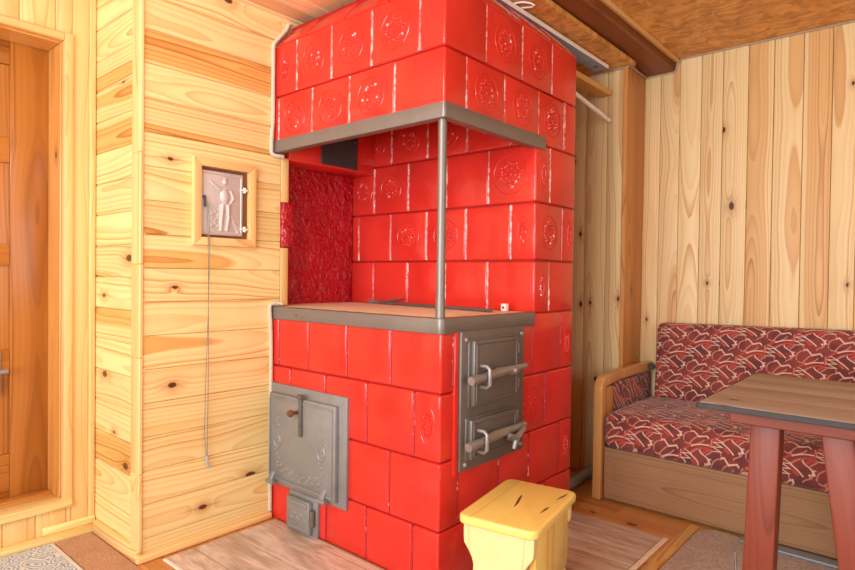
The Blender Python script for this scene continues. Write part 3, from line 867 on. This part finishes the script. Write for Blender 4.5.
rope('twisted_rope', [(.02, .034, ZH + .0098), (.012, .010, ZH + .0115), (.0075, -.020, ZH + .012), (.0082, -.0175, ZB + .02), (.0085, -.0155, ZB - .01), (.0085, -.0115, .70), (.0085, -.0108, .50), (.0085, -.0108, .03)],
     'twisted white rope running down the lower left edge of the stove beside the soot door')

# ------------------------------------------------------------------ things on the hob
pk = thing('fire_poker', 'grey iron poker lying along the back of the stove hob', 'poker', (.4, .45, ZH))
bm = new_bm()
z = ZH + .007
tube(bm, [(.02, .520, z + .003), (.10, .508, z + .002)], [.009, .007], 10)
build('grip', bm, M['steel_bright'], pk)
bm = new_bm()
tube(bm, [(.10, .508, z), (.45, .455, z), (.80, .400, z - .001)], .0065, 8)
build('shaft', bm, M['iron'], pk)
bm = new_bm()
tube(bm, [(.10, .525, z), (.16, .533, z + .010), (.22, .54, z + .022)], [.004, .005, .003], 6)
build('hook', bm, M['iron'], pk)
cb = thing('ceramic_cube', 'small white ceramic block with a dark hole at the right end of the hob', 'block', (.795, .495, ZH))
bm = new_bm(); box(bm, (.783, .484, ZH), (.807, .506, ZH + .030), 2, .004, 2)
build('block_body', bm, M['white_paint'], cb)
bm = new_bm(); tube(bm, [(.795, .485, ZH + .015), (.795, .4835, ZH + .015)], .005, 10)
build('hole', bm, M['black_metal'], cb)

# ------------------------------------------------------------------ soot hatch on the left wall
ht = thing('wall_hatch', 'small embossed metal hatch door in a pine frame on the left wall', 'hatch', (0, -.222, 1.095))
bm = new_bm()
ya, yb, z0, z1, f = -.350, -.093, 1.094, 1.412, .030
for poly, gr in (([(ya, z0), (yb, z0), (yb - f, z0 + f), (ya + f, z0 + f)], 1), ([(ya, z1), (ya + f, z1 - f), (yb - f, z1 - f), (yb, z1)], 1),
                 ([(ya, z0), (ya + f, z0 + f), (ya + f, z1 - f), (ya, z1)], 2), ([(yb, z0), (yb, z1), (yb - f, z1 - f), (yb - f, z0 + f)], 2)):
    prism(bm, poly, 0, .0, .024, gr, .003)
build('hatch_frame', bm, M['pine_trim'], ht)
bm = new_bm()
box(bm, (.0005, ya + f + .001, z0 + f + .001), (.003, yb - f - .001, z1 - f - .001), 2)
build('recess_plate', bm, M['copper'], ht)
bm = new_bm()
da, db, dz0, dz1 = ya + f + .003, yb - f - .022, z0 + f + .010, z1 - f - .012
box(bm, (.002, da, dz0), (.010, db, dz1), 2, .003, 2)
for a, b, c, d in ((da + .006, db - .006, dz0 + .006, dz0 + .012), (da + .006, db - .006, dz1 - .012, dz1 - .006), (da + .006, da + .011, dz0 + .012, dz1 - .012), (db - .011, db - .006, dz0 + .012, dz1 - .012)):
    box(bm, (.009, a, c), (.0125, b, d), 2, .0015, 1)
hd = build('hatch_door', bm, M['silver'], ht)
bm = new_bm()                                         # cast relief: a standing figure with one arm out, bank and bush behind
X0 = .0095
def rel(c, r, sq=(1, 1), h=.005): dome(bm, (X0, c[0], c[1]), (1, 0, 0), r, h, 10, squash=sq)
cy = (da + db) / 2 + .010
rel((cy, 1.335), .0115, (1, 1.15), .007); rel((cy + .001, 1.347), .009, (1.1, .6), .007)
rel((cy, 1.282), .026, (.85, 1.35), .008); rel((cy + .002, 1.244), .02, (1, 1), .007)
tube(bm, [(X0, cy - .012, 1.250), (X0, cy - .016, 1.20), (X0, cy - .018, 1.150)], [.011, .010, .007], 8)
tube(bm, [(X0, cy + .010, 1.250), (X0, cy + .012, 1.20), (X0, cy + .006, 1.150)], [.011, .010, .007], 8)
tube(bm, [(X0, cy - .018, 1.305), (X0, cy - .040, 1.315), (X0, cy - .062, 1.335)], [.008, .007, .005], 8)
tube(bm, [(X0, cy + .020, 1.305), (X0, cy + .034, 1.275), (X0, cy + .018, 1.250)], [.008, .007, .005], 8)
for k in range(9):
    rel((cy - .05 + .012 * (k % 3), 1.17 + .022 * (k // 3) + .006 * (k % 2)), .011, (1, .9), .004)
for k in range(7): rel((cy + .030 + .007 * k * .6, 1.150 + .012 * (6 - k) * .8), .010, (1.1, .7), .004)
for k in range(9): rel((da + .02 + k * .015, 1.143), .010, (1, .5), .003)
build('cast_relief', bm, M['silver'], hd)
for zz in (dz0 + .028, dz1 - .058):
    bm = new_bm()
    tube(bm, [(.013, db - .012, zz), (.013, db + .018, zz)], .0045, 8); tube(bm, [(.012, db + .006, zz - .010), (.012, db + .006, zz + .010)], .006, 8)
    build('hatch_hinge', bm, M['white_paint'], hd)
bm = new_bm()
tube(bm, [(.010, da + .010, 1.268), (.020, da + .010, 1.276), (.020, da + .012, 1.235)], .0045, 8)
build('hatch_latch', bm, M['black_metal'], hd)
pc = thing('pull_cord', 'thin dark doubled cord hanging from the latch of the wall hatch', 'cord', (.026, -.30, .27))
bm = new_bm()
yc = da + .011
tube(bm, [(.021, yc, 1.272), (.026, yc + .004, 1.24), (.029, yc + .008, 1.11), (.026, yc + .012, .9), (.022, yc + .016, .6), (.018, yc + .016, .38), (.014, yc + .018, .30)], .0014, 6)
build('strand', bm, M['cord'], pc)
bm = new_bm()
tube(bm, [(.021, yc - .002, 1.272), (.026, yc + .010, 1.24), (.029, yc + .014, 1.11), (.026, yc + .013, .9), (.022, yc + .006, .6), (.018, yc + .004, .40), (.014, yc + .016, .30)], .0014, 6)
build('strand', bm, M['cord'], pc)
bm = new_bm()
tube(bm, [(.014, yc + .016, .318), (.014, yc + .017, .300)], .0055, 8)
tube(bm, [(.014, yc + .017, .30), (.012, yc + .022, .285), (.010, yc + .030, .268)], [.003, .005, .003], 6)
build('cord_end', bm, M['pipe'], pc)

# ------------------------------------------------------------------ odds and ends on top of / behind the stove
bm = new_bm()
box(bm, (.745, .10, ZC + .001), (.820, 1.335, ZC + .019), 1, .0025, 1, mi=0)
for f in bm.faces:
    f.normal_update()
    f.material_index = 1 if f.normal.x > .4 or f.normal.z > .5 else 0
dome(bm, (.785, 1.27, ZC + .0015), (0, 0, -1), .013, .002, 10, mi=2, ax=(1, 0, 0))
o = build('painted_plank', bm, [M['plank_blue'], M['white_paint'], M['black_metal']])
tag(recentre(o), 'bluish plank with white edge lying on top of the stove and sticking out behind', 'plank')
bm = new_bm()
tube(bm, [(.80, .50, ZC + .0225), (.825, .503, ZC + .0225), (.850, .512, ZC + .021), (.868, .530, ZC + .018), (.872, .548, ZC + .016), (.855, .56, ZC + .018), (.825, .555, ZC + .0225), (.80, .545, ZC + .0225)], .0036, 6)
tag(recentre(build('white_strap', bm, M['white_paint'])), 'short white loop of strap lying on the plank above the stove', 'strap')
bm = new_bm()
box(bm, (.735, D + .002, 1.896), (.803, Y1 - .022, 1.922), 1, .003, 1)
tag(recentre(build('wooden_batten', bm, M['stick'])), 'yellow wooden batten sticking out behind the stove just under the plank', 'batten')
bm = new_bm()
tube(bm, [(.796, D + .004, 1.838), (.796, Y1 - .025, 1.772)], .0105, 10)
tag(recentre(build('white_rod', bm, M['white_paint'])), 'thin white rod sticking out behind the stove below the yellow batten', 'rod')
bm = new_bm()
tube(bm, [(.770, D + .02, .030), (.762, 1.05, .030), (.752, Y1 - .03, .030)], .024, 14)
tag(recentre(build('floor_pipe', bm, M['pipe'])), 'blue-grey pipe lying on the floor between stove and sofa', 'pipe')

# ------------------------------------------------------------------ floor coverings
ln = thing('linoleum_sheet', 'brown wood-print linoleum sheet on the floor round the foot of the stove', 'linoleum', (.6, -.2, 0))
bm = new_bm()
prism(bm, [(.045, -.455), (1.27, -.455), (1.27, .885), (W + .006, .885), (W + .006, -.006), (.045, -.006)], 2, .0005, .005, 0)
build('sheet', bm, M['lino'], ln)
bm = new_bm()
box(bm, (.045, -.467, .0005), (1.27, -.4555, .006), 0, .001, 1)
build('pale_edge', bm, M['white_paint'], ln)
bm = new_bm()
box(bm, (1.272, -.46, .0005), (1.292, .885, .008), 1, .003, 1)
build('edge_strip', bm, M['fire_clay'], ln)
bm = new_bm()
box(bm, (1.305, -1.2, .0002), (1.345, 1.085, .007), 1, .003, 1)
build('trim_6', bm, M['pine'], kind='structure')
bm = new_bm()
n = 36
poly = [(1.352, -1.0), (2.6, -1.0), (2.6, 1.092)] + [(2.6 - (2.6 - 1.36) * k / n, 1.090 + R.uniform(-.008, .006)) for k in range(1, n)] + [(1.352, 1.03)]
prism(bm, poly, 2, .0005, .006, 0)
o = build('carpet_piece', bm, M['carpet_beige'])
tag(recentre(o), 'greyish beige carpet offcut on the floor in front of the sofa', 'carpet')
bm = new_bm()
box(bm, (XD + .042, -.672, .0005), (.5, YJ - .024, .006), 0, .002, 1)
tag(recentre(build('brown_mat', bm, M['carpet_brown'])), 'narrow brown carpet strip beside the blue rug at the wall corner', 'carpet')
rg = thing('patterned_rug', 'blue and white patterned rug on the floor by the door', 'rug', (.2, -1.2, 0))
bm = new_bm()
box(bm, (XD + .045, -1.75, .0005), (.9, -.690, .010), 0, .002, 1)
build('pile', bm, M['rug'], rg)
bm = new_bm()
box(bm, (XD + .045, -.690, .0005), (.9, -.676, .009), 0, .003, 2)
build('binding', bm, M['rug_edge'], rg)

# ------------------------------------------------------------------ sofa
sf = thing('sofa', 'low sofa upholstered in maroon squiggle-pattern fabric with bentwood arm', 'sofa', (1.7, 1.4, 0))
XS0, XS1 = .932, 2.55
bm = new_bm()
box(bm, (XS0, 1.105, .012), (XS1, 1.128, .238), 0, .002, 1)
box(bm, (XS0, 1.128, .03), (XS1, 1.60, .22), 0)
bp = build('base_panel', bm, M['laminate'], sf)
for zz in (.196, .092):
    bm = new_bm(); dome(bm, (.962, 1.105, zz), (0, -1, 0), .007, .003, 10)
    build('screw', bm, M['steel_bright'], bp)
def cushion(name, lo, hi, r, crown=0.0, fn=None, nx=24, ny=10, nz=6):
    """rounded, slightly crowned cushion: a subdivided box squeezed to rounded edges"""
    bm = bmesh.new(); bm.loops.layers.uv.new('UVMap'); bm.loops.layers.float_color.new('rnd')
    lo = Vector(lo); hi = Vector(hi); cache = {}
    def V(i, j, k):
        key = (i, j, k)
        if key in cache: return cache[key]
        t = Vector((i / nx, j / ny, k / nz)); S = hi - lo
        def sp(v, n, L):                                  # denser near the ends
            return v
        p = Vector((lo[a] + S[a] * t[a] for a in range(3)))
        q = Vector([min(max(p[a], lo[a] + r), hi[a] - r) for a in range(3)]); d = p - q
        if d.length > 1e-9:
            m = max(abs(d[a]) for a in range(3)); p = q + d.normalized() * m if d.length else p
        c = math.sin(PI * t.x) ** .35 * math.sin(PI * t.y) ** .7 if 0 < t.x < 1 and 0 < t.y < 1 else 0
        p.z += crown * c * (t.z - .3)
        if fn: p = fn(p)
        cache[key] = bm.verts.new(p); return cache[key]
    for i in range(nx):
        for j in range(ny):
            for k in (0, nz): bm.faces.new((V(i, j, k), V(i + 1, j, k), V(i + 1, j + 1, k), V(i, j + 1, k)))
    for i in range(nx):
        for k in range(nz):
            for j in (0, ny): bm.faces.new((V(i, j, k), V(i + 1, j, k), V(i + 1, j, k + 1), V(i, j, k + 1)))
    for j in range(ny):
        for k in range(nz):
            for i in (0, nx): bm.faces.new((V(i, j, k), V(i, j + 1, k), V(i, j + 1, k + 1), V(i, j, k + 1)))
    return build(name, bm, M['fabric'], sf, angle=70)
cushion('seat_cushion', (XS0, 1.086, .239), (XS1, 1.66, .392), .035, .030, nx=80, ny=30, nz=12)
def lean(p):
    t = (p.z - .28) / .5
    return Vector((p.x, p.y + .045 * t, p.z + .018 * (p.x - .96) * max(t, 0)))
cushion('backrest', (.958, 1.600, .30), (XS1, 1.685, .768), .032, 0, lean, nx=90, ny=8, nz=34)
# bent wooden arm
def arm_path():
    pts = [(1.085, .004), (1.085, .30), (1.085, .478)]
    for k in range(1, 9):
        a = PI - k * PI / 2 / 8; pts.append((1.145 + .06 * math.cos(a), .490 + .06 * math.sin(a)))
    pts += [(1.30, .560), (1.50, .563), (1.70, .560)]
    return pts
bm = new_bm()
ap = arm_path(); th_ = .030
outer = []; inner = []
for i, p in enumerate(ap):
    a = Vector(ap[max(i - 1, 0)]); b = Vector(ap[min(i + 1, len(ap) - 1)]); t = (b - a).normalized(); nrm = Vector((t.y, -t.x))
    w_ = .055 if i < 3 else .055 - .010 * min(1, (i - 2) / 8)
    outer.append(tuple(p)); inner.append((p[0] + nrm.x * w_, p[1] + nrm.y * w_))
prism(bm, outer + inner[::-1], 0, .886, .926, 2, .005, seg=3)
build('armrest', bm, M['bent_wood'], sf)
bm = new_bm()
box(bm, (.890, 1.142, .02), (.918, 1.23, .497), 2, .004, 2)
build('arm_board', bm, M['bent_wood'], sf)
bm = new_bm()
box(bm, (.893, 1.231, .24), (.916, 1.70, .505), 1, .008, 3)
build('arm_side_panel', bm, M['fabric'], sf)
bm = new_bm()
box(bm, (.9265, 1.625, .530), (.957, 1.65, .552), 0, .003, 1)
build('arm_bracket', bm, M['black_metal'], sf)
bm = new_bm()
box(bm, (1.50, 1.030, .006), (1.90, 1.085, .018), 0, .005, 2)
tag(recentre(build('metal_strip', bm, M['strip'])), 'blue-grey flat metal strip lying at the foot of the sofa under the table', 'strip')

# ------------------------------------------------------------------ table
tb = thing('wooden_table', 'rustic table with weathered grey top and red-stained splayed legs', 'table', (2.0, .62, 0))
bm = new_bm()
yy = .290
for w_ in (.165, .17, .165, .17):
    box(bm, (1.560 + R.uniform(-.002, .002), yy, .642), (2.62, yy + w_ - .0006, .660), 0, .004, 2); yy += w_
build('table_top', bm, M['grey_wood'], tb)
bm = new_bm()
box(bm, (1.5595, .2855, .6425), (2.62, .2915, .6580), 0, .002, 1)
box(bm, (1.5555, .2855, .6425), (1.5605, .958, .6580), 1, .002, 1)
build('table_edge', bm, M['dark_edge'], tb)
bm = new_bm()
box(bm, (1.625, .345, .604), (2.50, .380, .6415), 0, .003, 1)
build('apron', bm, M['red_wood'], tb)
bm = new_bm()
box(bm, (1.70, .86, .598), (2.50, .90, .6415), 0, .003, 1)
build('apron', bm, M['red_wood'], tb)
def leg(top, bot, w_=.066, d_=.06):
    bm = new_bm()
    (x0, y0, z0), (x1, y1, z1) = top, bot
    A = [(-w_ / 2, -d_ / 2), (w_ / 2, -d_ / 2), (w_ / 2, d_ / 2), (-w_ / 2, d_ / 2)]
    va = [bm.verts.new((x0 + a, y0 + b, z0)) for a, b in A]; vb = [bm.verts.new((x1 + a * 1.05, y1 + b, z1)) for a, b in A]
    fs = [bm.faces.new(va), bm.faces.new(vb[::-1])] + [bm.faces.new((va[i], vb[i], vb[(i + 1) % 4], va[(i + 1) % 4])) for i in range(4)]
    r = bmesh.ops.bevel(bm, geom=list({e for f in fs for e in f.edges}), offset=.006, segments=2, profile=.5, affect='EDGES')
    paint(bm, bm.faces[:], Vector(((x0 + x1) / 2, (y0 + y1) / 2, .3)), 2)
    build('leg', bm, M['red_wood'], tb)
leg((1.706, .415, .6415), (1.690, .400, .0065), .072); leg((1.860, .415, .6415), (1.945, .400, .0065), .070)
leg((2.30, .83, .6415), (2.26, .85, .0065)); leg((2.46, .83, .6415), (2.53, .85, .0065))
bm = new_bm()
tube(bm, [(1.640, .372, .245), (1.645, .365, .20), (1.660, .356, .12), (1.67, .345, .04), (1.68, .32, .010), (1.75, .25, .009)], .0042, 8)
tag(recentre(build('grey_cable', bm, M['iron'])), 'thin grey cable hanging down beside the left table leg', 'cable')

# ------------------------------------------------------------------ stool
a9 = math.radians(9.5)
stl = thing('wooden_stool', 'small varnished pine stool in front of the stove', 'stool', (1.128, .088, .0055))
MT = Matrix.Translation((1.128, .088, .0055)) @ Matrix.Rotation(a9, 4, 'Z')
hw, hd_ = .1185, .180
def rrect(hx, hy, r, n=6):
    out = []
    for cx, cy, a0 in ((hx - r, hy - r, 0), (-hx + r, hy - r, 90), (-hx + r, -hy + r, 180), (hx - r, -hy + r, 270)):
        for k in range(n + 1):
            a = math.radians(a0 + 90 * k / n); out.append((cx + r * math.cos(a), cy + r * math.sin(a)))
    return out
def st_build(name, bm, mat):
    bmesh.ops.transform(bm, matrix=MT, verts=bm.verts[:]); return build(name, bm, mat, stl)
bm = new_bm()
prism(bm, rrect(hw, hd_, .030), 2, .296, .322, 1, .008, rnd=(.35, .72, .5), seg=4)
sp_top = st_build('seat', bm, M['stool_wood'])
def crack(pts):
    bm = new_bm()
    tube(bm, [Vector((p[0], p[1], .3224)) for p in pts], [.001] + [.0042] * (len(pts) - 2) + [.001], 6)
    for v in bm.verts: v.co.z = .3222 + (v.co.z - .3224) * .15
    st_build('seat_crack', bm, M['copper'])
for v in ([(-.018, .056), (-.014, .03), (-.006, -.01), (-.001, -.046)], [(.097, .142), (.091, .11), (.083, .075)], [(.084, .01), (.082, -.01), (.078, -.045)]): crack(v)
def panel_outline(h, top, waist, foot, z1):
    L = []
    for k in range(17):
        t = k / 16; z = z1 * (1 - t)
        if t < .18: x = top
        elif t < .40: u = (t - .18) / .22; x = top + (waist - top) * (math.sin(u * PI / 2))
        elif t < .62: x = waist + (foot - waist) * .25 * ((t - .40) / .22)
        else: u = (t - .62) / .38; x = waist + (foot - waist) * (.25 + .75 * u)
        L.append((x, z))
    return L
def end_panel(y):
    bm = new_bm()
    L = panel_outline(.296, hw - .014, hw - .046, hw - .012, .2955)
    poly = [(-x, z) for x, z in L] + [(-.035, 0)] + [(-.035 + .07 * k / 8, .055 * math.sin(PI * k / 8)) for k in range(1, 8)] + [(.035, 0)] + [(x, z) for x, z in L[::-1]]
    prism(bm, poly, 1, y - .011, y + .011, 2, .003, rnd=(.3, .5, .6))
    st_build('end_panel', bm, M['stool_pale'])
end_panel(-hd_ + .030); end_panel(hd_ - .030)
def side_panel(x):
    bm = new_bm()
    L = [(hd_ - .042, .2955), (hd_ - .042, .14), (hd_ - .06, .115), (hd_ - .09, .10), (.05, .095), (0, .095)]
    poly = L + [(-a, b) for a, b in L[::-1][1:]]
    poly = [(a, b) for a, b in poly]
    prism(bm, poly, 0, x - .009, x + .009, 2, .003, rnd=(.6, .3, .4))
    st_build('side_panel', bm, M['stool_wood'])
side_panel(hw - .026); side_panel(-hw + .052)

# ------------------------------------------------------------------ light
w = bpy.data.worlds.new('World'); sc.world = w; w.use_nodes = True
bg = w.node_tree.nodes['Background']; bg.inputs[0].default_value = (.92, .96, 1, 1); bg.inputs[1].default_value = 1.2
def area(name, loc, rot, sx, sy, power, col=(1, 1, 1)):
    l = bpy.data.lights.new(name, 'AREA'); l.shape = 'RECTANGLE'; l.size = sx; l.size_y = sy; l.energy = power; l.color = col
    o = bpy.data.objects.new(name, l); COL.objects.link(o); o.location = loc; o.rotation_euler = rot; return o
area('daylight_rear_window', (1.36, -3.12, 1.20), (PI / 2 + .22, 0, 0), 2.3, 1.35, 124, (.86, .955, 1))
area('daylight_right_window', (3.62, -.6, 1.25), (PI / 2 + .22, 0, PI / 2), 2.3, 1.2, 18, (.86, .955, 1))
pl = bpy.data.lights.new('ceiling_lamp_bulb', 'POINT'); pl.energy = 30; pl.shadow_soft_size = .12; pl.color = (1, .98, .95)
po = bpy.data.objects.new('ceiling_lamp_bulb', pl); COL.objects.link(po); po.location = (1.15, -1.25, 1.88)

# ------------------------------------------------------------------ camera
f_, cx_, cy_, cz_, ya_, pi_, ro_ = 594.7262, 2.0542, -1.4188, .9925, .7116, -.0156, .0125
F = Vector((-math.sin(ya_) * math.cos(pi_), math.cos(ya_) * math.cos(pi_), math.sin(pi_)))
Rv = Vector((math.cos(ya_), math.sin(ya_), 0)); U = Rv.cross(F)
R2 = Rv * math.cos(ro_) + U * math.sin(ro_); U2 = -Rv * math.sin(ro_) + U * math.cos(ro_)
cam = bpy.data.cameras.new('Camera'); co = bpy.data.objects.new('Camera', cam); COL.objects.link(co)
mw = Matrix.Identity(4)
for i in range(3): mw[i][0] = R2[i]; mw[i][1] = U2[i]; mw[i][2] = -F[i]
mw[0][3], mw[1][3], mw[2][3] = cx_, cy_, cz_
co.matrix_world = mw
cam.sensor_fit = 'HORIZONTAL'; cam.sensor_width = 36; cam.lens = f_ / 855 * 36; cam.clip_start = .02
sc.camera = co
sc.view_settings.view_transform = 'Standard'; sc.view_settings.look = 'None'; sc.view_settings.exposure = 0.0; sc.view_settings.gamma = 1
sc.view_settings.use_curve_mapping = False
sc.cycles.max_bounces = 10; sc.cycles.diffuse_bounces = 7; sc.cycles.glossy_bounces = 4
sc.cycles.use_denoising = True; sc.cycles.caustics_reflective = False
sc.cycles.sample_clamp_indirect = 6
